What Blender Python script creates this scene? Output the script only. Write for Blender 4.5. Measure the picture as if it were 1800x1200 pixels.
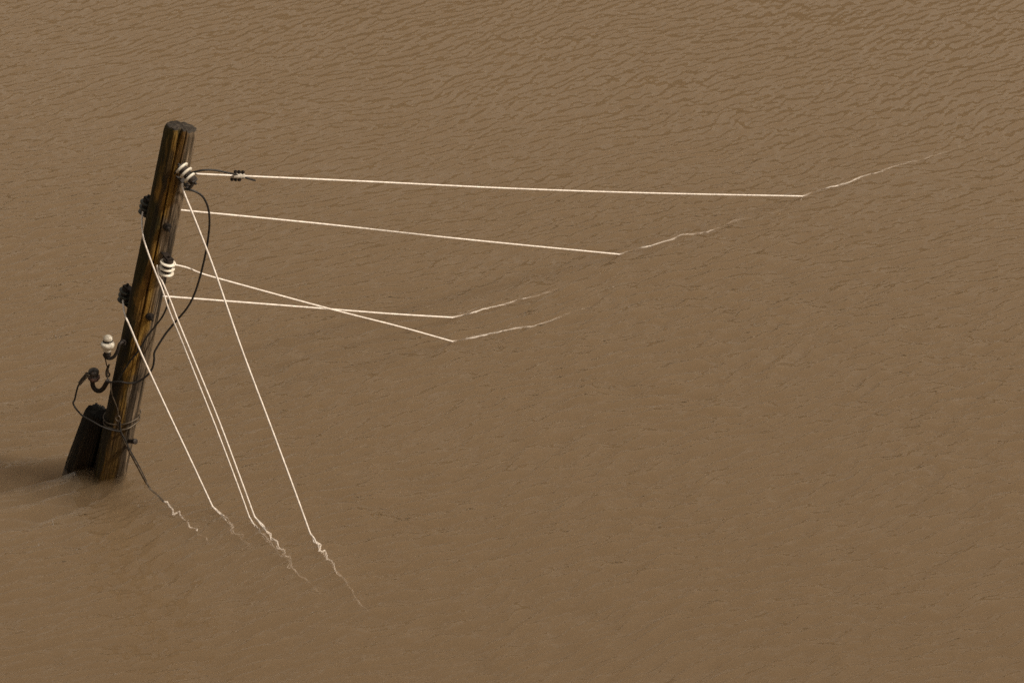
import bpy, bmesh, math, random
import numpy as np
from math import sin, cos, tan, pi, radians, sqrt, atan2
from mathutils import Vector, Matrix, noise as mnoise

for o in list(bpy.data.objects):
    bpy.data.objects.remove(o)
SC = bpy.context.scene
COL = SC.collection
random.seed(7)

# ------------------------------------------------------------------ camera, sky, sun
W, H_IMG = 1800.0, 1200.0            # reference frame used for all sightings
HFOV = radians(20.0)
FPX = (W / 2) / tan(HFOV / 2)
PITCH = radians(25.0)
DIST = 20.4                          # camera to the pole's foot
foot_el = PITCH + math.atan((828 - 600) / FPX)
CAM = Vector((0, 0, DIST * sin(foot_el)))

cam_d = bpy.data.cameras.new('camera')
cam = bpy.data.objects.new('camera', cam_d)
COL.objects.link(cam)
cam.location = CAM
cam.rotation_euler = (pi / 2 - PITCH, 0, 0)
cam_d.sensor_width = 36.0
cam_d.lens = 18.0 / tan(HFOV / 2)
cam_d.clip_start = 0.1
cam_d.clip_end = 2000
cam_d.dof.use_dof = True
cam_d.dof.focus_distance = 20.3
cam_d.dof.aperture_fstop = 4.0
SC.camera = cam

SUN_EL = radians(42)
SUN_AZ = radians(105)                # clockwise from +Y (the view direction): from the right, a little in front
sun_dir = Vector((sin(SUN_AZ) * cos(SUN_EL), cos(SUN_AZ) * cos(SUN_EL), sin(SUN_EL)))

world = bpy.data.worlds.new('World')
SC.world = world
world.use_nodes = True
wn = world.node_tree
wn.nodes.clear()
sky = wn.nodes.new('ShaderNodeTexSky')
sky.sky_type = 'NISHITA'
sky.sun_disc = False
sky.sun_elevation = SUN_EL
sky.sun_rotation = SUN_AZ
sky.dust_density = 1.5
sky.air_density = 1.0
sky.ozone_density = 0.6
bg = wn.nodes.new('ShaderNodeBackground')
bg.inputs['Strength'].default_value = 0.15
wo = wn.nodes.new('ShaderNodeOutputWorld')
tint = wn.nodes.new('ShaderNodeMix')         # white balance: the photograph is set warm
tint.data_type = 'RGBA'; tint.blend_type = 'MULTIPLY'
tint.inputs[0].default_value = 1.0
tint.inputs[7].default_value = (1.0, 0.82, 0.60, 1)
pale = wn.nodes.new('ShaderNodeHueSaturation')  # a milky, hazy sky rather than a deep blue one
pale.inputs['Saturation'].default_value = 0.35
wn.links.new(sky.outputs[0], pale.inputs['Color'])
wn.links.new(pale.outputs[0], tint.inputs[6])
wn.links.new(tint.outputs[2], bg.inputs[0])
wn.links.new(bg.outputs[0], wo.inputs[0])

sl = bpy.data.lights.new('sun', 'SUN')
sl.energy = 3.8
sl.angle = radians(3.0)
sl.color = (1.0, 0.90, 0.76)
sun = bpy.data.objects.new('sun', sl)
COL.objects.link(sun)
sun.rotation_euler = sun_dir.to_track_quat('Z', 'Y').to_euler()
sun.location = sun_dir * 60

SC.view_settings.view_transform = 'Standard'
SC.view_settings.look = 'None'
SC.view_settings.exposure = -0.04
SC.view_settings.gamma = 1.0
SC.view_settings.use_curve_mapping = False
SC.render.engine = 'CYCLES'
SC.cycles.max_bounces = 10
SC.cycles.volume_bounces = 2
SC.cycles.transparent_max_bounces = 16
SC.cycles.use_denoising = False
SC.cycles.sample_clamp_direct = 3.0
SC.cycles.sample_clamp_indirect = 1.5
SC.cycles.caustics_reflective = False
SC.cycles.caustics_refractive = False

# ------------------------------------------------------------------ sightings to places
def ray(px, py):
    x = (px - W / 2) / FPX
    y = -(py - H_IMG / 2) / FPX
    # camera axes: right = +X, up = (0, sin p, cos p), forward = (0, cos p, -sin p)
    return Vector((x, cos(PITCH) + y * sin(PITCH), -sin(PITCH) + y * cos(PITCH)))

def on_z(px, py, z=0.0):
    d = ray(px, py)
    return CAM + d * ((z - CAM.z) / d.z)

FOOT = on_z(194, 828)
Y0 = FOOT.y
TOWARDS = 0.12                       # the pole also leans a little towards the camera

def at(px, py, off=0.0):
    """place on the sight line at distance `off` behind the plane the pole stands in"""
    d = ray(px, py)
    return CAM + d * ((Y0 + off - TOWARDS * CAM.z - CAM.y) / (d.y + TOWARDS * d.z))

TOP = at(319, 222)
AX = (TOP - FOOT).normalized()       # pole axis, leaning to the right
POLE_L = (TOP - FOOT).length
def frame(ax):
    r = (Vector((1, 0, 0)) - ax * ax.x).normalized()
    f = r.cross(ax)
    if f.y > 0: f = -f
    return r, f
RIGHT, FRONT = frame(AX)
R0 = 0.112

def axis_at(py):
    """point of the pole axis seen at picture height py"""
    lo, hi = -0.2, 1.2
    for _ in range(40):
        m = (lo + hi) / 2
        p = FOOT + AX * (POLE_L * m)
        v = p - CAM
        f = v.y * cos(PITCH) - v.z * sin(PITCH)
        yy = 600 - (v.y * sin(PITCH) + v.z * cos(PITCH)) / f * FPX
        if yy > py: lo = m
        else: hi = m
    return FOOT + AX * (POLE_L * lo)

def around(py, az, r):
    """point beside the axis; az 0 faces the camera, positive to the right"""
    return axis_at(py) + (RIGHT * sin(az) + FRONT * cos(az)) * r

# ------------------------------------------------------------------ objects
def tag(o, label=None, cat=None, group=None, kind=None):
    if label: o['label'] = label
    if cat: o['category'] = cat
    if group: o['group'] = group
    if kind: o['kind'] = kind
    return o

def empty(name, loc):
    o = bpy.data.objects.new(name, None)
    COL.objects.link(o)
    o.location = loc
    o.empty_display_size = 0.2
    return o

ROOTLOC = {}
class MB:
    def __init__(self):
        self.v = []; self.f = []
    def ring_tube(self, rings, cap=True):
        b = len(self.v); n = len(rings[0])
        for r in rings: self.v.extend(r)
        for i in range(len(rings) - 1):
            for k in range(n):
                k2 = (k + 1) % n
                self.f.append((b + i * n + k, b + i * n + k2, b + (i + 1) * n + k2, b + (i + 1) * n + k))
        if cap:
            self.f.append(tuple(b + k for k in reversed(range(n))))
            self.f.append(tuple(b + (len(rings) - 1) * n + k for k in range(n)))
    def tube(self, pts, r, n=8, lobes=0, pitch=0.06, cap=True):
        pts = [Vector(p) for p in pts]
        rings = []; s = 0.0
        t_prev = None; nrm = None
        for i, p in enumerate(pts):
            t = (pts[min(i + 1, len(pts) - 1)] - pts[max(i - 1, 0)])
            if t.length < 1e-9: t = t_prev or Vector((0, 0, 1))
            t = t.normalized()
            if nrm is None:
                nrm = t.orthogonal().normalized()
            else:
                nrm = (nrm - t * nrm.dot(t))
                nrm = nrm.normalized() if nrm.length > 1e-6 else t.orthogonal().normalized()
            bn = t.cross(nrm)
            if i: s += (p - pts[i - 1]).length
            rr = r(i / (len(pts) - 1)) if callable(r) else r
            ring = []
            for k in range(n):
                a = 2 * pi * k / n
                q = rr
                if lobes:
                    q = rr * (0.90 + 0.14 * abs(cos(lobes * 0.5 * (a + 2 * pi * s / pitch))))
                ring.append(p + nrm * (cos(a) * q) + bn * (sin(a) * q))
            rings.append(ring); t_prev = t
        self.ring_tube(rings, cap)
        return self
    def lathe(self, base, axis, prof, n=28):
        axis = Vector(axis).normalized()
        u = axis.orthogonal().normalized(); w = axis.cross(u)
        rings = [[Vector(base) + axis * h + (u * cos(2 * pi * k / n) + w * sin(2 * pi * k / n)) * max(r, 1e-4) for k in range(n)] for r, h in prof]
        self.ring_tube(rings)
        return self
    def bar(self, a, b, wid, thk, side):
        """flat bar from a to b; wid measured along `side`"""
        a = Vector(a); b = Vector(b); t = (b - a).normalized()
        s = (Vector(side) - t * Vector(side).dot(t)).normalized(); n = t.cross(s)
        rings = []
        for p in (a, b):
            e = min(wid, thk) * .2
            c = [(-wid/2+e, -thk/2), (wid/2-e, -thk/2), (wid/2, -thk/2+e), (wid/2, thk/2-e), (wid/2-e, thk/2), (-wid/2+e, thk/2), (-wid/2, thk/2-e), (-wid/2, -thk/2+e)]
            rings.append([p + s * x + n * y for x, y in c])
        self.ring_tube(rings)
        return self
    def build(self, name, mat, parent=None, smooth=True, origin=None):
        if parent is not None: origin = ROOTLOC[parent.name]
        if origin is None: origin = Vector((0, 0, 0))
        me = bpy.data.meshes.new(name)
        me.from_pydata([tuple(Vector(p) - origin) for p in self.v], [], self.f)
        bm = bmesh.new(); bm.from_mesh(me)
        bmesh.ops.recalc_face_normals(bm, faces=bm.faces)
        bm.to_mesh(me); bm.free()
        me.materials.append(mat)
        if smooth:
            me.polygons.foreach_set('use_smooth', [True] * len(me.polygons))
            try: me.set_sharp_from_angle(angle=radians(50))
            except Exception: pass
        me.update()
        o = bpy.data.objects.new(name, me)
        COL.objects.link(o)
        if parent is not None: o.parent = parent
        else: o.location = origin
        ROOTLOC[o.name] = Vector(origin)
        return o

def thing(name, loc, label, cat, group=None):
    o = empty(name, loc)
    ROOTLOC[o.name] = Vector(loc)
    return tag(o, label, cat, group)

def spline(pts, step):
    """Catmull-Rom through the points, resampled about every `step` metres"""
    pts = [Vector(p) for p in pts]
    if len(pts) == 2:
        n = max(2, int((pts[1] - pts[0]).length / step))
        return [pts[0].lerp(pts[1], i / n) for i in range(n + 1)]
    P = [pts[0] * 2 - pts[1]] + pts + [pts[-1] * 2 - pts[-2]]
    out = []
    for i in range(1, len(P) - 2):
        a, b, c, d = P[i - 1:i + 3]
        n = max(2, int((c - b).length / step))
        for k in range(n):
            t = k / n
            out.append(0.5 * ((2 * b) + (c - a) * t + (2 * a - 5 * b + 4 * c - d) * t * t + (3 * b - a - 3 * c + d) * t ** 3))
    out.append(pts[-1])
    return out

# ------------------------------------------------------------------ materials
class NT:
    def __init__(self, name):
        self.m = bpy.data.materials.new(name)
        self.m.use_nodes = True
        self.t = self.m.node_tree
        self.t.nodes.clear()
        self.out = self.t.nodes.new('ShaderNodeOutputMaterial')
    def n(self, typ, ins=None, **kw):
        nd = self.t.nodes.new('ShaderNode' + typ)
        for k, v in kw.items(): setattr(nd, k, v)
        for k, v in (ins or {}).items():
            s = nd.inputs[k]
            if isinstance(v, bpy.types.NodeSocket): self.t.links.new(v, s)
            else: s.default_value = v
        return nd
    def math(self, op, a, b=None, c=None, clamp=False):
        ins = {0: a}
        if b is not None: ins[1] = b
        if c is not None: ins[2] = c
        return self.n('Math', ins, operation=op, use_clamp=clamp).outputs[0]
    def mix(self, f, a, b, blend='MIX'):
        nd = self.n('Mix', data_type='RGBA', blend_type=blend)
        for i, v in ((0, f), (6, a), (7, b)):
            s = nd.inputs[i]
            if isinstance(v, bpy.types.NodeSocket): self.t.links.new(v, s)
            else: s.default_value = v
        return nd.outputs[2]
    def ramp(self, f, stops):
        nd = self.n('ValToRGB', {0: f})
        cr = nd.color_ramp
        while len(cr.elements) < len(stops): cr.elements.new(0.5)
        for e, (p, c) in zip(cr.elements, stops):
            e.position = p; e.color = (*c, 1) if len(c) == 3 else c
        return nd.outputs[0]
    def maprange(self, v, a, b, c=0.0, d=1.0, smooth=False):
        return self.n('MapRange', {0: v, 1: a, 2: b, 3: c, 4: d}, interpolation_type='SMOOTHSTEP' if smooth else 'LINEAR').outputs[0]
    def noise(self, vec, scale, detail=3, rough=0.5, dist=0.0):
        return self.n('TexNoise', {'Vector': vec, 'Scale': scale, 'Detail': detail, 'Roughness': rough, 'Distortion': dist}).outputs[0]
    def mapping(self, vec, scale=(1, 1, 1), rot=(0, 0, 0), loc=(0, 0, 0)):
        return self.n('Mapping', {'Vector': vec, 'Scale': scale, 'Rotation': rot, 'Location': loc}).outputs[0]
    def surf(self, s): self.t.links.new(s, self.out.inputs['Surface'])

def simple(name, c1, c2, scale, rough, metal=0.0, bump=0.0, spec=0.5, stretch=(1, 1, 1)):
    N = NT(name)
    co = N.mapping(N.n('TexCoord').outputs['Object'], stretch)
    f = N.noise(co, scale, 5, 0.65)
    col = N.ramp(f, [(0.32, c1), (0.68, c2)])
    p = N.n('BsdfPrincipled', {'Base Color': col, 'Roughness': rough, 'Metallic': metal, 'Specular IOR Level': spec})
    if bump:
        b = N.n('Bump', {'Strength': 1.0, 'Distance': bump, 'Height': f})
        N.t.links.new(b.outputs[0], p.inputs['Normal'])
    N.surf(p.outputs[0])
    return N.m

M_WIRE = simple('weathered_aluminium_wire', (0.56, 0.50, 0.45), (0.90, 0.83, 0.76), 30, 0.55, 0.0, 0.0006)
M_CABLE = simple('dark_cable', (0.004, 0.0035, 0.003), (0.014, 0.010, 0.008), 22, 0.6, 0.0, 0.0005)
M_IRON = simple('rusty_iron', (0.005, 0.004, 0.003), (0.024, 0.014, 0.009), 40, 0.65, 0.2, 0.001)
M_TIE = simple('tie_wire', (0.015, 0.010, 0.007), (0.12, 0.09, 0.06), 35, 0.5, 0.3)
M_PORC = simple('white_porcelain', (0.58, 0.52, 0.42), (0.82, 0.78, 0.70), 18, 0.28, 0.0, 0.0004)
M_PORC_G = simple('shaded_porcelain', (0.012, 0.012, 0.009), (0.055, 0.055, 0.04), 20, 0.35)  # dark porcelain: the shade behind the pole is put into its colour
M_DARKCAP = simple('dark_porcelain', (0.02, 0.018, 0.016), (0.08, 0.06, 0.05), 20, 0.4)
M_REDBODY = simple('rusty_porcelain', (0.05, 0.02, 0.015), (0.16, 0.09, 0.07), 30, 0.6)
M_CORE = simple('groove_shade_core', (0.004, 0.003, 0.002), (0.035, 0.02, 0.012), 30, 0.8)  # shade between the sheds put into a near-black, rusty core colour
M_ZINC = simple('galvanised_clamp', (0.30, 0.27, 0.23), (0.55, 0.50, 0.44), 60, 0.5, 0.2)

def wood(name, dark=1.0):
    N = NT(name)
    co = N.n('TexCoord').outputs['Object']
    sep = N.n('SeparateXYZ', {0: co})
    x, y, z = sep.outputs[0], sep.outputs[1], sep.outputs[2]
    g1 = N.noise(N.mapping(co, (26, 26, 1.3)), 1.0, 6, 0.65, 0.4)
    g2 = N.noise(N.mapping(co, (90, 90, 3.0)), 1.0, 4, 0.6, 0.2)
    patch = N.noise(N.mapping(co, (6, 6, 1.6), loc=(3, 1, 2)), 1.0, 5, 0.6, 0.6)
    spots = N.noise(co, 38, 4, 0.7)
    patch2 = N.noise(N.mapping(co, (11, 11, 3.2), loc=(1, 5, 8)), 1.0, 6, 0.65, 0.8)
    gm = N.math('ADD', N.math('MULTIPLY', g1, 0.55), N.math('MULTIPLY', patch2, 0.45))
    # ochre, tarry front
    och = N.ramp(gm, [(0.33, (0.022, 0.012, 0.005)), (0.42, (0.13, 0.066, 0.014)), (0.54, (0.27, 0.150, 0.028)), (0.70, (0.42, 0.28, 0.085))])
    alg_shade = N.ramp(gm, [(0.3, (0.006, 0.005, 0.002)), (0.7, (0.060, 0.044, 0.009))])  # algae tone, darkened further to imitate the pole's unlit left side
    f_alg_shade = N.maprange(N.math('ADD', patch, N.math('MULTIPLY', x, -2.4)), 0.50, 0.66, smooth=True)
    col = N.mix(f_alg_shade, och, alg_shade)
    # grey weathered right flank with black checks
    gre = N.ramp(N.math('ADD', N.math('MULTIPLY', g1, 0.55), N.math('MULTIPLY', g2, 0.45)), [(0.34, (0.012, 0.009, 0.006)), (0.43, (0.07, 0.050, 0.030)), (0.55, (0.20, 0.145, 0.095)), (0.72, (0.36, 0.28, 0.20))])
    f_gre = N.maprange(N.math('ADD', N.math('MULTIPLY', x, 5.5), N.math('MULTIPLY', N.math('SUBTRACT', patch, 0.5), 1.3)), 0.10, 0.32, smooth=True)
    col = N.mix(f_gre, col, gre)
    # burnt / tarred patches, growing towards the water
    low = N.maprange(z, 1.3, 0.0)
    tar = N.noise(N.mapping(co, (9, 9, 1.1), loc=(7, 2, 5)), 1.0, 5, 0.6, 0.8)
    f_tar = N.maprange(N.math('ADD', tar, N.math('MULTIPLY', low, 0.10)), 0.54, 0.61, smooth=True)
    col = N.mix(N.math('MULTIPLY', f_tar, 0.72), col, (0.012, 0.009, 0.007, 1))
    f_sp = N.maprange(spots, 0.66, 0.72)
    col = N.mix(N.math('MULTIPLY', f_sp, 0.55), col, (0.24, 0.15, 0.05, 1))
    # end grain
    f_top = N.maprange(N.n('SeparateXYZ', {0: N.n('TexCoord').outputs['Normal']}).outputs[2], 0.35, 0.65)
    col = N.mix(f_top, col, N.ramp(N.noise(co, 45, 6, 0.7), [(0.35, (0.012, 0.009, 0.007)), (0.62, (0.050, 0.039, 0.029)), (0.8, (0.14, 0.115, 0.09))]))
    if dark != 1.0:
        col = N.mix(1.0, col, (dark, dark * 0.9, dark * 0.8, 1), 'MULTIPLY')
    wet = N.maprange(z, 0.35, 0.02)
    rough = N.maprange(wet, 0, 1, 0.72, 0.30)
    h = N.math('ADD', N.math('MULTIPLY', g1, 0.004), N.math('ADD', N.math('MULTIPLY', g2, 0.003), N.math('MULTIPLY', spots, 0.003)))
    b = N.n('Bump', {'Strength': 1.0, 'Distance': 1.0, 'Height': h})
    p = N.n('BsdfPrincipled', {'Base Color': col, 'Roughness': rough, 'Specular IOR Level': 0.3, 'Normal': b.outputs[0]})
    N.surf(p.outputs[0])
    return N.m
M_WOOD = wood('tarred_pole_wood')
M_WOOD2 = wood('shaded_stub_wood', 0.1)  # the pole's shade on the stub is put into this darker wood

def water_mat():
    N = NT('muddy_flood_water')
    # light passes the surface unbent here, so both sides use the air-side angle
    bf = N.n('NewGeometry').outputs['Backfacing']
    fr = N.n('Fresnel', {'IOR': N.maprange(bf, 0, 1, 1.333, 1 / 1.333)})
    gl = N.n('BsdfGlossy', {'Color': (1, 1, 1, 1), 'Roughness': 0.03}, distribution='BECKMANN')
    tr = N.n('BsdfTransparent', {'Color': (1, 1, 1, 1)})
    mx = N.n('MixShader', {0: fr.outputs[0], 1: tr.outputs[0], 2: gl.outputs[0]})
    N.surf(mx.outputs[0])
    v = N.n('VolumePrincipled', {'Color': (0.51, 0.38, 0.24, 1), 'Density': 3.5, 'Anisotropy': 0.0})
    N.t.links.new(v.outputs[0], N.out.inputs['Volume'])
    return N.m
M_WATER = water_mat()
M_BED = simple('river_mud', (0.05, 0.035, 0.02), (0.10, 0.07, 0.045), 3, 0.9)

# ------------------------------------------------------------------ water and river bed
RNG = np.random.default_rng(11)

def vnoise(x, y, seed=0):
    """smooth gradient noise on arrays, about -0.7 .. 0.7"""
    xi = np.floor(x).astype(np.int64); yi = np.floor(y).astype(np.int64)
    xf = x - xi; yf = y - yi
    u = xf ** 3 * (xf * (xf * 6 - 15) + 10); v = yf ** 3 * (yf * (yf * 6 - 15) + 10)
    def g(ix, iy, dx, dy):
        h = (ix * 374761393 + iy * 668265263 + seed * 974634777) & 0x7fffffff
        h = ((h ^ (h >> 13)) * 1274126177) & 0x7fffffff
        an = ((h ^ (h >> 16)) & 0xffff) * (2 * np.pi / 65536.0)
        return np.cos(an) * dx + np.sin(an) * dy
    n00 = g(xi, yi, xf, yf); n10 = g(xi + 1, yi, xf - 1, yf)
    n01 = g(xi, yi + 1, xf, yf - 1); n11 = g(xi + 1, yi + 1, xf - 1, yf - 1)
    a = n00 + (n10 - n00) * u; b = n01 + (n11 - n01) * u
    return a + (b - a) * v

def waves(n, lam0, lam1, ang, spread, slope):
    out = []
    for i in range(n):
        lam = math.exp(RNG.uniform(math.log(lam0), math.log(lam1)))
        A = radians(ang + RNG.normal(0, spread))
        k = 2 * pi / lam
        out.append((-sin(A) * k, cos(A) * k, slope / k * sqrt(2.0 / n) * RNG.uniform(.6, 1.4), RNG.uniform(0, 2 * pi)))
    return out

def fbm(x, y, seed, octs=3, gain=0.5):
    t = 0; am = 1.0; f = 1.0
    for o in range(octs):
        t = t + am * vnoise(x * f + 7.3 * o, y * f - 3.1 * o, seed + o)
        am *= gain; f *= 2.03
    return t

def train(x, y, ang, fu, fv, seed, gain=0.5):
    """short-crested wavelets: crests run along `ang`, one face steeper than the other"""
    A = radians(ang)
    u = x * cos(A) + y * sin(A); v = -x * sin(A) + y * cos(A)
    a0 = vnoise(u * fu, v * fv, seed)
    return fbm(u * fu, (v + 0.30 / fv * a0) * fv, seed, 3, gain)

FAM = [(waves(12, .3, 1.3, 15, 35, .010), 3.0, 'all', 60)]
FLOW = Vector((-0.86, -0.51))               # the current, out of the picture at the lower left

def sstep(x, a, b):
    t = np.clip((x - a) / (b - a), 0, 1)
    return t * t * (3 - 2 * t)

ENTRIES = [on_z(*q) for q in ((1410, 345), (1088, 447), (795, 558), (795, 600), (545, 937), (447, 907), (437.5, 907), (373, 889), (256, 846))]

def water_z(x, y):
    """height of the rippled surface, metres"""
    x = np.asarray(x, float); y = np.asarray(y, float)
    bx = x + 0.30 * vnoise(x * .55, y * .55, 1) + 0.06 * vnoise(x * 2.3, y * 2.3, 2)
    by = y + 0.30 * vnoise(x * .55 + 40, y * .55, 3) + 0.06 * vnoise(x * 2.3 + 40, y * 2.3, 4)
    far = sstep(y + 0.12 * x, 19.5, 28.5)
    gust = 1.0 + 0.50 * vnoise(x * .35, y * .22, 5) + 0.35 * vnoise(x * .9, y * .7, 6)
    # the current round the posts: smoother water with long streaks trailing downstream
    rx, ry = x - FOOT.x, y - FOOT.y
    dn = rx * FLOW.x + ry * FLOW.y
    ac = -rx * FLOW.y + ry * FLOW.x
    ac = ac + 0.05 * vnoise(dn * 2.2, ac * 2.2, 7)
    wid = 0.27 + 0.30 * np.clip(dn, 0, None)
    wk = sstep(dn, -.12, .2) * (1 - sstep(dn, 1.2, 3.6)) * (1 - sstep(np.abs(ac) / wid, .55, 1.05))
    h = np.zeros_like(x)
    for ws, es, where, seed in FAM:
        q = np.zeros_like(x)
        for kx, ky, am, ph in ws:
            q += am * np.sin(kx * bx + ky * by + ph)
        env = np.clip(1.0 + 1.25 * vnoise(x / es, y / es * .7, seed), 0.05, 2.2)
        w = far if where == 'far' else (1 - far) if where == 'near' else 1.0
        h += q * env * w
    # crests run up to the right and swing steeper far out; a weaker train crosses them
    t1 = (1 - far) * train(bx, by, 32, 3.4, 13.5, 20) + far * train(bx, by, 52, 4.2, 14.5, 24)
    t2 = (1 - far) * train(bx, by, 24, 8.0, 27.0, 40) + far * train(bx, by, 46, 8.0, 22.0, 44)
    t3 = train(bx, by, 78, 4.5, 13.0, 48)
    h = h + (0.0190 * t1 * (1.50 - 0.88 * far) + 0.0036 * t2 + 0.0012 * t3) * gust * (1 - 0.45 * wk)
    st = vnoise(dn * 1.1, ac * 6.5, 8) + 0.32 * vnoise(dn * 2.6, ac * 13.0, 9) + 0.10 * vnoise(dn * 5, ac * 22.0, 10)
    h = h + wk * (0.095 * st - 0.012)
    # pile-up in front of the posts, rings round them
    rr = np.sqrt(rx * rx + ry * ry)
    h = h + 0.009 * np.exp(-((rr - .13) / .07) ** 2) * (0.6 - dn / (rr + .05) * .6)
    h = h + 0.0022 * np.exp(-rr * 2.4) * np.sin(rr * 62 + 3 * vnoise(x * 4, y * 4, 12))
    for e in ENTRIES:                        # each wire cuts a small V into the current
        ex, ey = x - e.x, y - e.y
        d1 = ex * FLOW.x + ey * FLOW.y; a1 = np.abs(-ex * FLOW.y + ey * FLOW.x)
        m = 0.5 * np.exp(-np.clip(d1, 0, None) / .35) * (d1 > -.03)
        h = h + 0.006 * m * np.exp(-((a1 - .02 - .28 * np.clip(d1, 0, None)) / .022) ** 2)
    return h

NC, NR = 1080, 1180
YA, YB = 13.6, 33.5
tt = np.linspace(0, 1, NR)
ys = 1.0 / (1 / YA + (1 / YB - 1 / YA) * tt)
ys = 0.55 * ys + 0.45 * (YA + (YB - YA) * tt)
half = tan(HFOV / 2) * 1.2 * ys + 2.6
ss = np.linspace(-1, 1, NC)
GX = (ss[None, :] * half[:, None]); GY = np.repeat(ys[:, None], NC, 1)
GZ = water_z(GX, GY)
for _ in range(3):                       # wavelets this small cannot stand steep: round off the sharpest faces
    sy = np.abs(np.gradient(GZ, axis=0) / np.gradient(GY, axis=0))
    P_ = np.pad(GZ, 1, mode='edge')
    soft = (P_[:-2, 1:-1] + P_[2:, 1:-1] + P_[1:-1, :-2] + P_[1:-1, 2:] + 2 * GZ) / 6
    wgt = sstep(sy, .27, .44)
    for ax in (0, 1):                    # spread the mask to the neighbours
        wgt = np.maximum(wgt, np.maximum(np.roll(wgt, 1, ax), np.roll(wgt, -1, ax)) * .8)
    GZ = GZ + (soft - GZ) * wgt
edge = np.minimum(sstep(1 - np.abs(ss), 0, .06)[None, :], np.minimum(sstep(tt, 0, .03), sstep(1 - tt, 0, .03))[:, None])
GZ = GZ * edge
GY = GY + 1.6 * GZ                       # the breeze pushes the crests over, so one face is steeper
GX = GX - 0.8 * GZ
S = 170.0
# calm water carries on all round, out to the added bank ring
GX = np.pad(GX, ((1, 1), (1, 1)), mode='edge'); GY = np.pad(GY, ((1, 1), (1, 1)), mode='edge'); GZ = np.pad(GZ, 1)
GX[:, 0] = -S; GX[:, -1] = S; GY[0, :] = -S; GY[-1, :] = S
GX[0, 1:-1] *= 4; GX[-1, 1:-1] *= 4
NC += 2; NR += 2
grid = np.stack([GX, GY, GZ], -1).reshape(-1, 3)
NG = NR * NC
loop = ([k for k in range(NC)] + [r * NC + NC - 1 for r in range(1, NR)] + [(NR - 1) * NC + k for k in range(NC - 2, -1, -1)] + [r * NC for r in range(NR - 2, 0, -1)])
low = grid[loop].copy(); low[:, 2] = -3.0
verts = np.concatenate([grid, low, np.array([[0, 20.0, -3.0]])])
ii = (np.arange(NR - 1)[:, None] * NC + np.arange(NC - 1)[None, :]).reshape(-1)
quads = np.stack([ii, ii + 1, ii + NC + 1, ii + NC], -1)
nL = len(loop); mid = NG + nL
side = np.array([[loop[(k + 1) % nL], loop[k], NG + k, NG + (k + 1) % nL] for k in range(nL)])
quads = np.concatenate([quads, side])
ngons = [[mid, NG + (k + 1) % nL, NG + k] for k in range(nL)]
me = bpy.data.meshes.new('water')
nl = quads.size + sum(len(g) for g in ngons)
me.vertices.add(len(verts)); me.vertices.foreach_set('co', verts.reshape(-1).astype(np.float32))
me.loops.add(nl)
me.loops.foreach_set('vertex_index', np.concatenate([quads.reshape(-1), np.array([k for g in ngons for k in g])]).astype(np.int32))
starts = np.concatenate([np.arange(len(quads)) * 4, len(quads) * 4 + np.cumsum([0] + [len(g) for g in ngons[:-1]])]).astype(np.int32)
me.polygons.add(len(starts))
me.polygons.foreach_set('loop_start', starts)
sm = np.ones(len(starts), bool); sm[len(ii):] = False
me.polygons.foreach_set('use_smooth', sm)
me.update(calc_edges=True); me.validate()
me.materials.append(M_WATER)
wo_ = bpy.data.objects.new('water', me); COL.objects.link(wo_)
tag(wo_, kind='structure')
bd = MB()
bd.v = [Vector((x, y, -3.05)) for x, y in ((-900, -900), (900, -900), (900, 900), (-900, 900))]
bd.f = [(0, 1, 2, 3)]
tag(bd.build('riverbed', M_BED, smooth=False), kind='structure')

# added ring of dark wooded banks, out of view, for the ripples to mirror
M_BANK = simple('dark_added_bank', (0.015, 0.011, 0.005), (0.05, 0.034, 0.016), 0.15, 0.95)
bk = MB()
n_ = 160
rows = []
for R_, base in ((140.0, -0.5), (143.0, 11.0), (152.0, 33.0), (160.0, 45.0)):
    row = []
    for k in range(n_):
        a_ = 2 * pi * k / n_
        z_ = base
        if base > 0:
            z_ = base * (1.0 + 0.45 * mnoise.noise(Vector((cos(a_) * 2.2, sin(a_) * 2.2, 1.0))) + 0.18 * mnoise.noise(Vector((cos(a_) * 14, sin(a_) * 14, base))))
        row.append(Vector((cos(a_) * R_, sin(a_) * R_ + 10, z_)))
    rows.append(row)
bk.ring_tube(rows, cap=False)
tag(bk.build('added_bank_ring', M_BANK), kind='structure')

# ------------------------------------------------------------------ the pole
POLE = thing('utility_pole', FOOT, 'leaning tarred timber utility pole standing in brown flood water', 'utility pole')

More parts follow.
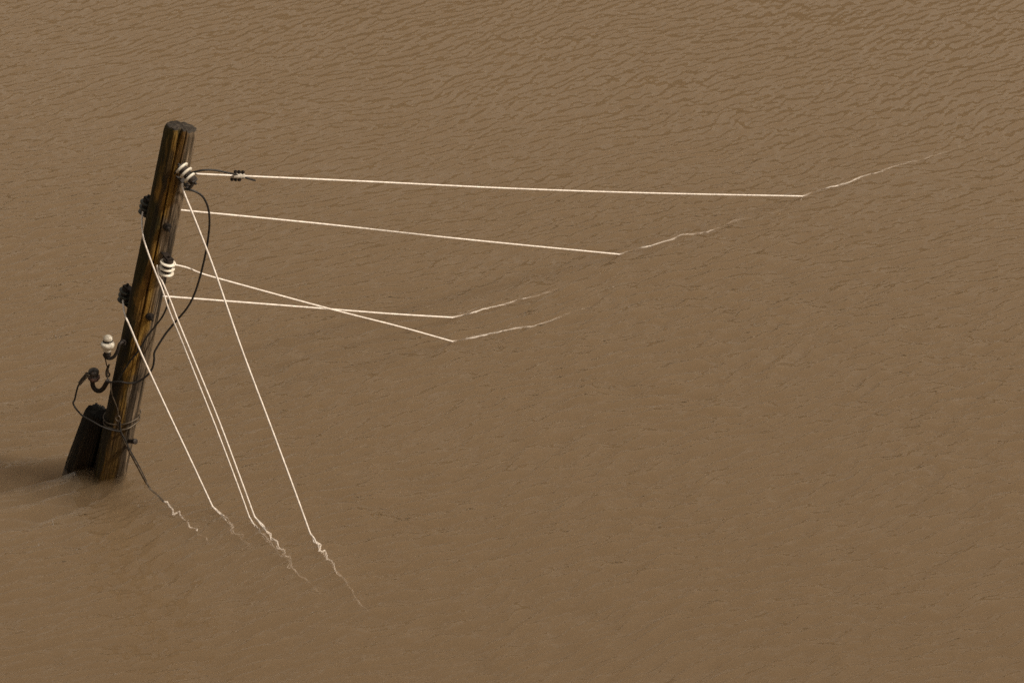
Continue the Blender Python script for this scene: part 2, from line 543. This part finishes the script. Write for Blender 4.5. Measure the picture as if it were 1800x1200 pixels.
def post_mesh(name, mat, parent, origin, lean, L, R, below, crack=True, seed=0.0, na=200, nz=300, top_r=0.96, rough_top=0.009, rake=0.0):
    zs = [-below, -below * .5, -0.6]
    zs += [-0.5 + (L + 0.5) * i / nz for i in range(nz + 1)]
    v = []; f = []
    for z in zs:
        for k in range(na):
            a = 2 * pi * k / na                  # 0 faces the camera, positive to the right
            ca, sa = cos(a), sin(a)
            r = R * (1.0 - (1 - top_r) * max(z, 0) / L)
            nx, ny = sa, -ca
            # slow out-of-round, long grain, checks deeper on the right flank
            r *= 1 + 0.030 * mnoise.noise(Vector((nx * 1.2, ny * 1.2, z * 0.5 + seed)))
            # hewn, slightly flattened flanks
            for fa, ap in ((0.13, 0.865), (1.05, 0.93), (-0.75, 0.94), (-1.7, 0.96), (2.4, 0.95)):
                cc = cos(a - fa)
                if cc > 0.5: r = min(r, R * ap / cc * (1.0 - (1 - top_r) * max(z, 0) / L) + 0.0025)
            gr = mnoise.noise(Vector((nx * 9, ny * 9, z * 0.9 + seed)))
            r += 0.0030 * gr
            fl = max(0.0, min(1.0, (sa - 0.25) / 0.5))
            ck = mnoise.noise(Vector((nx * 17 + 5, ny * 17, z * 0.7 + seed)))
            r -= (0.003 + 0.008 * fl) * max(0.0, 1 - abs(ck) * 7)
            r += 0.0012 * mnoise.noise(Vector((nx * 25, ny * 25, z * 14)))
            if crack:
                ac = -0.02 + 0.05 * mnoise.noise(Vector((0, 3, z * 1.3))) + 0.02 * mnoise.noise(Vector((0, 7, z * 6)))
                d = abs(((a - ac + pi) % (2 * pi)) - pi) * R
                fade = max(0.0, min(1.0, (z - 0.9) / 0.5))
                wdt = 0.0045 + 0.012 * max(0.0, (z - (L - 0.14)) / 0.14)
                if d < wdt * 1.6:
                    r -= 0.030 * fade * (1 - (d / (wdt * 1.6)) ** 2)
                d2 = abs(((a - 0.42 - 0.03 * sin(z * 2.2) + pi) % (2 * pi)) - pi) * R
                if d2 < 0.005 and z > L - 0.75:
                    r -= 0.012 * (1 - d2 / 0.005)
            zz = z
            if z > L - 0.06:
                t = (z - (L - 0.06)) / 0.06
                zz += t * (rough_top * mnoise.noise(Vector((nx * 3.5, ny * 3.5, 9 + seed))) + rough_top * 0.8 * mnoise.noise(Vector((nx * 11, ny * 11, 3 + seed))) + rake * ca)
                r *= 1 - 0.10 * t * t * t
            v.append(Vector((nx * r, ny * r, zz)))
    for i in range(len(zs) - 1):
        for k in range(na):
            k2 = (k + 1) % na
            f.append((i * na + k, i * na + k2, (i + 1) * na + k2, (i + 1) * na + k))
    last = (len(zs) - 1) * na
    prev = last
    for j, q in enumerate((0.93, 0.8, 0.65, 0.5, 0.35, 0.2, 0.08)):
        b = len(v)
        for k in range(na):
            p = v[last + k]
            x, y = p.x * q, p.y * q
            base = p.z * q + L * (1 - q) + 0.006 * (1 - q * q)
            zt = base + 0.005 * mnoise.noise(Vector((x * 40, y * 40, seed))) + 0.005 * mnoise.noise(Vector((x * 110, y * 110, 4)))
            v.append(Vector((x, y, zt)))
        for k in range(na):
            k2 = (k + 1) % na
            f.append((prev + k, prev + k2, b + k2, b + k))
        prev = b
    f.append(tuple(prev + k for k in range(na)))
    f.append(tuple(reversed(range(na))))
    me = bpy.data.meshes.new(name)
    me.from_pydata([tuple(p) for p in v], [], f)
    me.materials.append(mat)
    me.polygons.foreach_set('use_smooth', [True] * len(me.polygons))
    me.update()
    o = bpy.data.objects.new(name, me)
    COL.objects.link(o)
    if parent is not None:
        o.parent = parent
    else:
        o.location = origin
    r_, f_ = frame(lean)
    o.rotation_euler = Matrix((r_, -f_, lean)).transposed().to_euler()
    ROOTLOC[o.name] = Vector(origin)
    return o

post_mesh('shaft', M_WOOD, POLE, FOOT, AX, POLE_L, R0, 2.95, rough_top=0.007, rake=0.018)

# short stub the pole is lashed to, half behind it on the left
sa_, sb_ = on_z(143, 822) + Vector((0, 0.05, 0)), None
st_top = at(172, 722, 0.10)
st_foot = at(143, 818, 0.12)
st_foot = st_foot + (st_top - st_foot) * ((0 - st_foot.z) / (st_top.z - st_foot.z))
s_ax = (st_top - st_foot).normalized()
stub = post_mesh('stub_post', M_WOOD2, None, st_foot, s_ax, (st_top - st_foot).length, 0.112, 2.9, crack=False, seed=4.2, na=120, nz=90, top_r=0.78, rough_top=0.02)
tag(stub, 'short rotten shade-darkened stub post in the water against the foot of the leaning pole', 'post')

# ------------------------------------------------------------------ insulators
def spool(ins_c, axis, outward, r, ln, mat, label, arm=1.75):
    """shackle insulator: three sheds on a bolt held by a bent strap"""
    axis = Vector(axis).normalized(); outward = Vector(outward)
    outward = (outward - axis * outward.dot(axis)).normalized()
    c = Vector(ins_c)
    prof = []
    h0 = -ln / 2
    for k in range(3):
        b = h0 + k * ln / 3; L3 = ln / 3
        prof += [(r * .60, b + .02 * L3), (r * .86, b + .05 * L3), (r * .97, b + .10 * L3), (r, b + .22 * L3), (r * .98, b + .33 * L3), (r * .88, b + .40 * L3), (r * .66, b + .45 * L3), (r * .60, b + .46 * L3), (r * .58, b + .97 * L3)]
    prof = [(r * .3, h0)] + prof + [(r * .3, ln / 2)]
    o = MB().lathe(c, axis, prof, 32).build('insulator', mat, POLE)
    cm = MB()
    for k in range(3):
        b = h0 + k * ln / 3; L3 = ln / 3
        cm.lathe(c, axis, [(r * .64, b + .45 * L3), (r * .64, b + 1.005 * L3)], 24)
    cm.build('shaded_core', M_CORE, o)
    if label: o['label'] = label
    m = MB()
    side = axis.cross(outward)
    for s in (-1, 1):
        e = c + axis * (s * (ln / 2 + .006))
        m.bar(e + outward * (r * .45), e - outward * (r * arm), .046, .009, side)
    m.bar(c + axis * (ln / 2 + .010) - outward * (r * arm * .97), c - axis * (ln / 2 + .010) - outward * (r * arm * .97), .036, .007, side)
    m.build('bracket', M_IRON, o, smooth=False)
    MB().tube([c - axis * (ln / 2 + .028), c + axis * (ln / 2 + .028)], .009, 8).build('bolt', M_IRON, o)
    return o

def hexbolt(c, d, r, ln, mat=M_IRON, parent=POLE):
    d = Vector(d).normalized()
    m = MB()
    u = d.orthogonal().normalized(); w = d.cross(u)
    rings = [[Vector(c) + d * h + (u * cos(pi * k / 3) + w * sin(pi * k / 3)) * r * s for k in range(6)] for h, s in ((-.02, 1), (ln * .8, 1), (ln, .8))]
    m.ring_tube(rings)
    m.lathe(Vector(c) - d * .02, d, [(r * 1.7, 0), (r * 1.7, .023), (r * 1.2, .026)], 18)
    m.tube([Vector(c), Vector(c) + d * (ln * 1.7)], r * .45, 8)
    return m.build('bolt', mat, parent)

I1 = at(329, 306, -0.150)
I2 = at(294, 468, -0.150)
I3 = at(258, 362, 0.13)
I4 = at(221, 517, 0.13)
out12 = (I2 - axis_at(462)); out12 -= AX * out12.dot(AX)
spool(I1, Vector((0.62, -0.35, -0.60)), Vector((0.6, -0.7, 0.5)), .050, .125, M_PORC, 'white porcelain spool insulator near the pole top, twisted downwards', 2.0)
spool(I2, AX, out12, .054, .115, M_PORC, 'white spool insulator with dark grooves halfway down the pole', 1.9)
spool(I3, AX, I3 - axis_at(356), .050, .115, M_PORC_G, 'shade-darkened insulator peeping out behind the upper left side of the pole')
spool(I4, AX, I4 - axis_at(512), .050, .115, M_PORC_G, 'shade-darkened insulator peeping out behind the middle of the pole, left side')

# white pin insulator on a swan-neck hook
pc = at(189, 607, -0.17)
up = Vector((0.10, 0, 1)).normalized()
o = MB().lathe(pc, up, [(.0, -.046), (.022, -.046), (.026, -.040), (.027, -.018), (.040, -.014), (.0445, -.006), (.0475, .004), (.0475, .012), (.0445, .018), (.036, .023), (.029, .027), (.0265, .031), (.0265, .036), (.030, .040), (.0325, .046), (.0325, .055), (.029, .064), (.021, .072), (.010, .077), (.0, .078)], 36).build('insulator', M_PORC, POLE)
MB().tube([pc + up * .0335 + Vector((cos(2 * pi * k / 24) * .029, sin(2 * pi * k / 24) * .029, 0)) for k in range(25)], .0055, 8).build('tie_ring', M_CABLE, o)
o['label'] = 'white porcelain pin insulator standing on a hook left of the pole'
MB().lathe(pc, up, [(.0, -.080), (.022, -.080), (.027, -.070), (.023, -.050), (.023, -.040)], 20).build('pin_socket', M_IRON, o)
hk = [at(183, 622, -0.17), at(186, 628, -0.17), at(193, 630, -0.17), at(201, 626, -0.165), at(207, 615, -0.155), at(210, 605, -0.145), at(214, 601.5, -0.13), at(219, 602, -0.11)]
MB().tube(spline(hk, .01), .0115, 10).build('hook', M_IRON, o)
hexbolt(at(217, 602, -0.11), Vector((.5, -1, .1)), .012, .02)

# dark pin insulator hanging over on its hook
dc = at(167, 652, -0.02)
o = MB().lathe(at(165, 663, -0.02), Vector((.05, -.25, 1)), [(.0, -.026), (.018, -.026), (.028, -.016), (.036, -.004), (.037, .008), (.030, .016), (.026, .022), (.030, .030), (.037, .040), (.038, .050), (.034, .060), (.024, .069), (.010, .074), (.0, .0745)], 28).build('insulator', M_DARKCAP, POLE)
o['label'] = 'black capped insulator on a thick bent hook left of the pole'
MB().lathe(at(165, 663, -0.02), Vector((.05, -.25, 1)), [(.020, -.029), (.032, -.020), (.041, -.006), (.042, .006), (.034, .014)], 28).build('skirt', M_REDBODY, o)
hk = [at(162.5, 668, -0.01), at(163, 677, -0.01), at(167, 684, -0.02), at(174, 687, -0.03), at(181, 683, -0.05), at(186, 675, -0.07), at(190, 668, -0.09)]
MB().tube(spline(hk, .008), .016, 12).build('hook', M_IRON, o)

# bolts through the shaft
hexbolt(around(384, .42, R0 - .004), RIGHT * .35 + FRONT, .017, .03)
hexbolt(around(541, .50, R0 - .004), RIGHT * .5 + FRONT, .017, .03)
hexbolt(around(598, .25, R0 - .008), RIGHT * .25 + FRONT, .010, .012)
# iron peg sticking out on the right, near the water
pg0 = around(766, .9, R0 - .05)
pg = MB().tube([pg0, at(238, 776, -0.12)], .015, 10)
pg.lathe(at(238, 776, -0.12) - Vector((.006, 0, -.003)), at(238, 776, -0.12) - pg0, [(.020, -.004), (.020, .012), (.012, .016)], 10)
pg.build('peg', M_IRON, POLE)

# ------------------------------------------------------------------ wires
def z6(p): return (300 + .26667 * p[0], 780 + .26667 * p[1])
def z5(p): return (.25 * p[0], 760 + .25 * p[1])
def z8(p): return (1050 + .3889 * p[0], 230 + .3889 * p[1])
def z7(p): return (750 + p[0] / 3, 440 + p[1] / 3)

def depth(p): return (p - CAM).y * cos(PITCH) - (p - CAM).z * sin(PITCH)

def strung(A, E, pxs, nearer=0.0):
    """points from A to E following the sag seen in the photograph; depth runs evenly from A to E"""
    iA, iE = 1 / depth(A), 1 / depth(E)
    def pix(p):
        v = p - CAM; d = depth(p)
        return Vector((W / 2 + v.x / d * FPX, H_IMG / 2 - (v.y * sin(PITCH) + v.z * cos(PITCH)) / d * FPX))
    a, e = pix(A), pix(E)
    out = [A]
    for q in pxs:
        q = Vector(q)
        t = (q - a).dot(e - a) / (e - a).length_squared
        dd = 1 / (iA + (iE - iA) * t) - nearer * 4 * t * (1 - t)
        d = ray(*q)
        out.append(CAM + d * dd)          # ray() has unit depth along the optical axis
    out.append(E)
    return out

def E_px_of(p):
    v = p - CAM; d = depth(p)
    return Vector((W / 2 + v.x / d * FPX, H_IMG / 2 - (v.y * sin(PITCH) + v.z * cos(PITCH)) / d * FPX))

def sunk(E_px, pts, dmax, pw=1.4, wob=0.0, seed=0, dip=0.0):
    rnd = random.Random(seed)
    out = []
    m = 4
    pts = [E_px_of(E_px)] + [Vector(q) for q in pts]
    n = (len(pts) - 1) * m
    for i in range(1, n + 1):
        k, f = divmod(i, m)
        q = pts[k] if f == 0 else pts[k].lerp(pts[k + 1], f / m)
        t = i / n
        d = 0.004 + dmax * t ** pw * (1 + 0.9 * mnoise.noise(Vector((i * 0.31, seed * 3.7, 0)))) + 0.036 * min(1, t * 6) * (0.5 + 0.5 * mnoise.noise(Vector((i * 0.45, seed * 1.7, 5))))
        d += dip * math.exp(-((t - .06) / .045) ** 2)
        p = on_z(q[0], q[1] + rnd.uniform(-wob, wob) * 0.6, 0.0)
        zs_ = float(water_z(np.array([p.x]), np.array([p.y]))[0])
        out.append(on_z(q[0], q[1] + rnd.uniform(-wob, wob) * 0.6, min(zs_, 0.0) * .8 - max(d, 0.009)))
    return out

def strand(parent, E, b, dmax, pw, wob, seed, dip=0.0):
    """an added thinner tube imitating a refracted double of the sunken end"""
    rnd = random.Random(seed)
    b2 = [(q[0] + rnd.uniform(-wob, wob), q[1] + rnd.uniform(-wob, wob) * .7) for q in b]
    pts = sunk(E, b2, dmax, pw, .4, seed, dip)
    MB().tube(spline([Vector(E)] + pts, .012), lambda t: RW * (.55 - .2 * t), 7).build('refracted_double', M_WIRE, parent)

def wire(name, label, group, above, below, r, mat, r2=None, step=.012, lobes=4, start_extra=None, cat='wire'):
    pts = spline(above, step)
    nd = len(pts)
    pts2 = spline([above[-1]] + below, step) if below else []
    allp = pts + pts2[1:]
    org = Vector(above[-1])
    frac = nd / len(allp)
    rr = (lambda t: r if t < frac else r + (r2 - r) * min(1, (t - frac) / .03)) if r2 else r
    o = MB().tube(allp, rr, 10, lobes, .11).build(name, mat, origin=org)
    return tag(o, label, cat, group)

RW = 0.0069
GL = 'pale line wires running right from the pole into the water'
GG = 'pale wires dropping from the pole to the water beside it'

# the four line wires
E = on_z(1410, 345)
L1 = strung(at(338, 305.5, -0.17), E, [(640, 319), (900, 331.5), (1140, 339.5)])
b = [z8(p) for p in ((985, 275), (1075, 250), (1140, 233), (1190, 208), (1275, 187), (1330, 165), (1400, 145), (1460, 135), (1510, 118), (1590, 88), (1690, 55), (1720, 45))]
l1 = wire('line_wire', 'topmost and longest pale wire, running right from the twisted white insulator', GL, L1, sunk(E, b, 0.268, 1.8, 1.5, 1, .12), RW * .95, M_WIRE, RW * .85)
strand(l1, E, b, 0.268, 1.8, 2.0, 21, .12)
E = on_z(1088, 447)
L2 = strung(at(300, 365, 0.16), E, [(320, 369.5), (560, 393), (830, 422)])
b = [z8(p) for p in ((160, 540), (240, 518), (330, 495), (380, 470), (430, 467), (495, 458), (560, 430), (620, 405), (690, 393), (740, 385), (850, 355))]
w_ = wire('line_wire', 'second pale wire from the top, coming out behind the pole under the twisted insulator', GL, L2, sunk(E, b, 0.283, 1.7, 1.5, 2, .12), RW * .95, M_WIRE, RW * .8)
strand(w_, E, b, 0.283, 1.7, 2.0, 22, .12)
E = on_z(795, 558)
L3 = strung(at(265, 519, 0.16), E, [(298, 521.5), (520, 538.5), (680, 551)])
b = [z7(p) for p in ((230, 332), (300, 310), (365, 296), (415, 283), (490, 259), (560, 245), (640, 222), (685, 204), (720, 186))]
w_ = wire('line_wire', 'lowest pale wire at the pole, coming out behind it and bending upwards in the water', GL, L3, sunk(E, b, 0.268, 2.3, .8, 3, .05), RW, M_WIRE, RW * .8)
strand(w_, E, b, 0.268, 2.3, 2.0, 23, .12)
E = on_z(795, 600)
L4 = strung(at(306, 465, -0.165), E, [(330, 471), (355, 481), (400, 494), (580, 543), (700, 573.5)])
b = [z7(p) for p in ((180, 472), (280, 450), (380, 430), (480, 408), (560, 400), (650, 370), (710, 348), (780, 320), (860, 300), (910, 297))]
w_ = wire('line_wire', 'pale wire sloping right from the black and white striped insulator, crossing the wire behind it', GL, L4, sunk(E, b, 0.283, 2.0, .8, 4, .12), RW * .95, M_WIRE, RW * .8)
strand(w_, E, b, 0.283, 2.0, 2.0, 24, .12)

# the wires that drop beside the pole
E = on_z(545, 937)
G3 = strung(at(321, 322, -0.165), E, [(323, 337), (345, 392), (375, 470), (425, 614), (480, 760), (520, 868)])
b = [z6(p) for p in ((945, 620), (960, 655), (985, 660), (985, 700), (1000, 712), (1015, 700), (1030, 735), (1025, 760), (1050, 765), (1070, 790), (1085, 835), (1110, 855), (1140, 890), (1160, 915), (1168, 942), (1196, 962), (1204, 992), (1250, 1060), (1310, 1110))]
w_ = wire('drop_wire', 'rightmost pale wire dropping from under the twisted white insulator into the water', GG, G3, sunk(E, b, 0.268, 1.9, .5, 5), RW * 1.0, M_WIRE, RW * .85)
strand(w_, E, b, 0.268, 1.9, 3.2, 25)
strand(w_, E, b, 0.268, 1.9, 5.0, 45)
E = on_z(447, 907)
G2 = strung(at(276, 466, -0.17), E, [(279, 484), (285, 495), (300, 530), (316, 572), (350, 654), (385, 740), (415, 820)])
b = [z6(p) for p in ((600, 540), (628, 572), (660, 592), (658, 625), (700, 640), (710, 680), (738, 705), (740, 735), (775, 745), (785, 800), (822, 838), (848, 872), (885, 885), (930, 930), (960, 960), (990, 990))]
w_ = wire('drop_wire', 'right one of two close pale wires that drop together from the striped insulator', GG, G2, sunk(E, b, 0.268, 1.8, .5, 6), RW * .9, M_WIRE, RW * .85)
strand(w_, E, b, 0.268, 1.8, 3.2, 26)
strand(w_, E, b, 0.268, 1.8, 5.0, 46)
E = on_z(437.5, 907)
G1 = [at(251, 372, 0.09), at(249.5, 385, 0.04), at(249.5, 398, -0.03)] + strung(at(251, 412, -0.085), E, [(252.5, 421), (263, 452), (276, 486), (285, 508), (297, 545), (318, 596), (345, 664), (376, 742), (405, 818), (425, 872)], 0.07)
b = [z6(p) for p in ((545, 525), (555, 545), (585, 560), (595, 590), (612, 597), (635, 625), (665, 655), (685, 690), (715, 735), (760, 750), (790, 800))]
w_ = wire('drop_wire', 'left one of two close pale wires, crossing the pole from its upper left edge', GG, G1, sunk(E, b, 0.268, 1.8, .5, 7), RW * .85, M_WIRE, RW * .8)
strand(w_, E, b, 0.268, 1.8, 3.2, 27)
strand(w_, E, b, 0.268, 1.8, 5.0, 47)
E = on_z(373, 889)
G0 = [at(216, 528, 0.08), at(217, 540, 0.02), at(219, 551, -0.05)] + strung(at(223, 562, -0.10), E, [(228, 573), (250, 625), (290, 712), (330, 797)])
b = [z6(p) for p in ((300, 440), (340, 475), (362, 500), (375, 520), (400, 535), (408, 560), (415, 590), (470, 605), (475, 640), (520, 660), (540, 690))]
w_ = wire('drop_wire', 'leftmost pale wire crossing the middle of the pole and dropping into the water', GG, G0, sunk(E, b, 0.303, 1.7, .5, 8), RW * .95, M_WIRE, RW * .8)
strand(w_, E, b, 0.303, 1.7, 3.2, 28)
strand(w_, E, b, 0.303, 1.7, 5.0, 48)

# clamp with its bolts on the top wire
ca, cb = L1[0].lerp(L1[1], .22), L1[0].lerp(L1[1], .30)
ctr = at(418, 308.5, 0); 
def near(P, px):
    for i in range(len(P) - 1):
        pass
    best = None
    for k in range(400):
        q = P[0].lerp(P[1], k / 400)
        v = q - CAM
        x = W / 2 + v.x / depth(q) * FPX
        if best is None or abs(x - px) < best[0]: best = (abs(x - px), q)
    return best[1]
ca, cb = near(L1, 408), near(L1, 428)
cl = MB().tube([ca.lerp(cb, k / 6) for k in range(7)], .019, 12).build('clamp', M_ZINC, l1)
for k in (.14, .46, .80):
    p = ca.lerp(cb, k)
    t = (cb - ca).normalized()
    m = MB()
    uu = Vector((0.12, -.3, 1)); uu = (uu - t * uu.dot(t)).normalized()
    m.tube([p - uu * .040, p + uu * .040], .0075, 8)
    m.lathe(p + uu * .024, uu, [(.013, 0), (.013, .012)], 6)
    m.lathe(p - uu * .034, uu, [(.013, 0), (.013, .012)], 6)
    m.build('clamp_bolt', M_IRON, cl)

# dark cables
def cable(name, label, pts, r, mat=M_CABLE, cat='cable', lobes=0, extra=None):
    o = MB().tube(spline(pts, .008), r, 9, lobes, .04).build(name, mat, origin=Vector(pts[-1]))
    return tag(o, label, cat)

cable('jumper_cable', 'thin dark tail curving over the top wire from the twisted insulator to the clamp',
      [at(336, 304, -0.17), at(345, 301.5, -0.165), at(358, 299, -0.155), at(375, 299, -0.13), at(392, 302, -0.10), at(406, 305, -0.07), near(L1, 416) + Vector((0, -.02, .016)), near(L1, 440) + Vector((0, -.02, -.012)), near(L1, 449) + Vector((0, -.02, -.02))], .0065)
loop = [at(321, 332, -0.16), at(329, 333, -0.17), at(340, 335.5, -0.17), at(353, 342.5, -0.16), at(362, 355, -0.14), at(367.5, 374, -0.12), at(368, 398, -0.10), at(365, 425, -0.08), at(360, 452, -0.06), at(352, 485, -0.05), at(342, 516, -0.06), at(329, 541, -0.07), at(308, 566, -0.08), at(290, 588, -0.10), at(275, 612, -0.13), at(271, 621, -0.14), at(271, 631, -0.14), at(268.5, 645, -0.14), at(262, 656, -0.145), at(252, 665, -0.15), at(240, 671.5, -0.15), at(225, 673, -0.155), at(210, 670.5, -0.15), at(197, 671.5, -0.13), at(188, 671, -0.10)]
cable('loop_cable', 'thin black cable hanging in a long loop right of the pole and wrapped round it', loop, .0072)
cable('branch_cable', 'short dark cable slanting across the front of the pole below the pair of wires',
      [at(296, 527, -0.14), at(293, 540, -0.13), at(285, 557, -0.13), at(272, 574, -0.14), at(258, 592, -0.15), at(246, 613, -0.15), at(229, 634, -0.15), at(215, 655, -0.15), at(208, 666, -0.14)], .0062)

# coiled grip and the hanging cable on the dark insulator
gp = [at(165, 650, -0.05), at(156, 656, -0.06), at(147, 665, -0.06), at(139, 675, -0.06)]
hang = [gp[-1], at(136, 682, -0.06), at(133, 694, -0.06), at(131, 703, -0.06), at(128.5, 707, -0.07), at(130, 712, -0.07), at(136, 721, -0.09), at(146, 731, -0.12), at(162, 740, -0.15), at(178, 749, -0.17), at(195, 755, -0.175), at(210, 757.5, -0.175), at(213, 756, -0.17)]
hc = cable('hanging_cable', 'dark cable hanging in a bow from the black insulator to the pole foot', gp + hang[1:], .0062)
m = MB()
gs = spline(gp, .001)
hp = []
g0 = gs[int(len(gs) * .30):]
for i, p in enumerate(g0):
    t = (g0[min(i + 1, len(g0) - 1)] - g0[max(i - 1, 0)]).normalized()
    u = t.orthogonal().normalized(); w = t.cross(u)
    a = i / len(g0) * 2 * pi * 8
    rad = .0145 - .004 * i / len(g0)
    hp.append(p + (u * cos(a) + w * sin(a)) * rad)
m.tube(hp[::2], .0048, 7)
m.build('coil_grip', M_TIE, hc)

# tie wires of the lashing
m = MB()
ring_pts = []
for k in range(41):
    a = -pi + 2 * pi * k / 40
    py = 727 + 12 * cos(a) - 14 * sin(a) * 0.6
    ring_pts.append(around(735 - 6 * sin(a) + 3 * cos(a * 1), a, R0 + .008 + .004 * sin(5 * a)))
m.tube(ring_pts, .0055, 8)
ring_pts = [around(729 - 9 * sin(2 * pi * k / 40), 2 * pi * k / 40, R0 + .010) for k in range(41)]
m.tube(ring_pts, .0055, 8)
# eye in front and tail upwards
ec = at(207, 735, -0.14)
m.tube([ec + Vector((cos(2 * pi * k / 20) * .016, 0, sin(2 * pi * k / 20) * .020)) for k in range(21)], .0052, 8)
m.tube(spline([at(208, 730, -0.14), at(206, 718, -0.14), at(200, 702, -0.14), at(196, 690, -0.13), at(194.5, 674, -0.12), at(190, 664, -0.10), at(188, 656, -0.06), at(190, 648, -0.03), at(192, 640, -0.03), at(187, 650, -0.03), at(186.5, 660, -0.05), at(190, 664, -0.05)], .006), .0048, 8)
m.tube(spline([at(185, 629, -0.02), at(187, 640, -0.03), at(190, 650, -0.04), at(192, 660, -0.06)], .006), .0042, 8)
m.tube(spline([at(189, 655, -.05), at(193, 657, -.05), at(191, 662, -.05), at(188, 658, -.05)], .004), .005, 7)
m.build('tie_wire', M_TIE, POLE)

# stay wire that leaves the lashing into the water, two dark strands
E = on_z(256, 846)
stay_a = strung(at(208, 740, -0.145), E, [(208, 748), (211, 756), (216, 770), (225, 788), (240, 816)])
b = [z5(p) for p in ((1060, 400), (1110, 440), (1150, 485), (1175, 490), (1190, 520), (1215, 545), (1215, 580), (1240, 565), (1260, 555), (1265, 580), (1290, 610), (1320, 630), (1330, 665), (1385, 680), (1380, 710), (1450, 740), (1460, 780))]
o = wire('stay_wire', 'dark double stay wire slanting from the lashing at the pole foot into the water', None, stay_a, sunk(E, b[:3], .015, 1.0, .3, 9), .0082, M_TIE, .0075, lobes=2)
se = sunk(E, b, 0.166, 1.8, .5, 9)[12:]
MB().tube(spline(se, .008), lambda t: .0085 - .003 * t, 8).build('frayed_end', M_WIRE, o)
MB().tube(spline(strung(at(211, 741, -0.15), on_z(257, 845), [(212, 757), (219, 771), (228, 790), (243, 817)]), .01), .0062, 8).build('strand', M_CABLE, o)
# knots
def knot(name, p, parent, r=.016):
    m = MB()
    for s in range(3):
        c = Vector(p) + Vector((0.004 * s, 0, -.009 * s))
        m.tube([c + Vector((cos(2 * pi * k / 14) * r, sin(2 * pi * k / 14) * r * .9, .004 * sin(2 * pi * k / 14))) for k in range(15)], .006, 7)
    return m.build(name, M_WIRE, parent)
print('pole', FOOT, POLE_L)
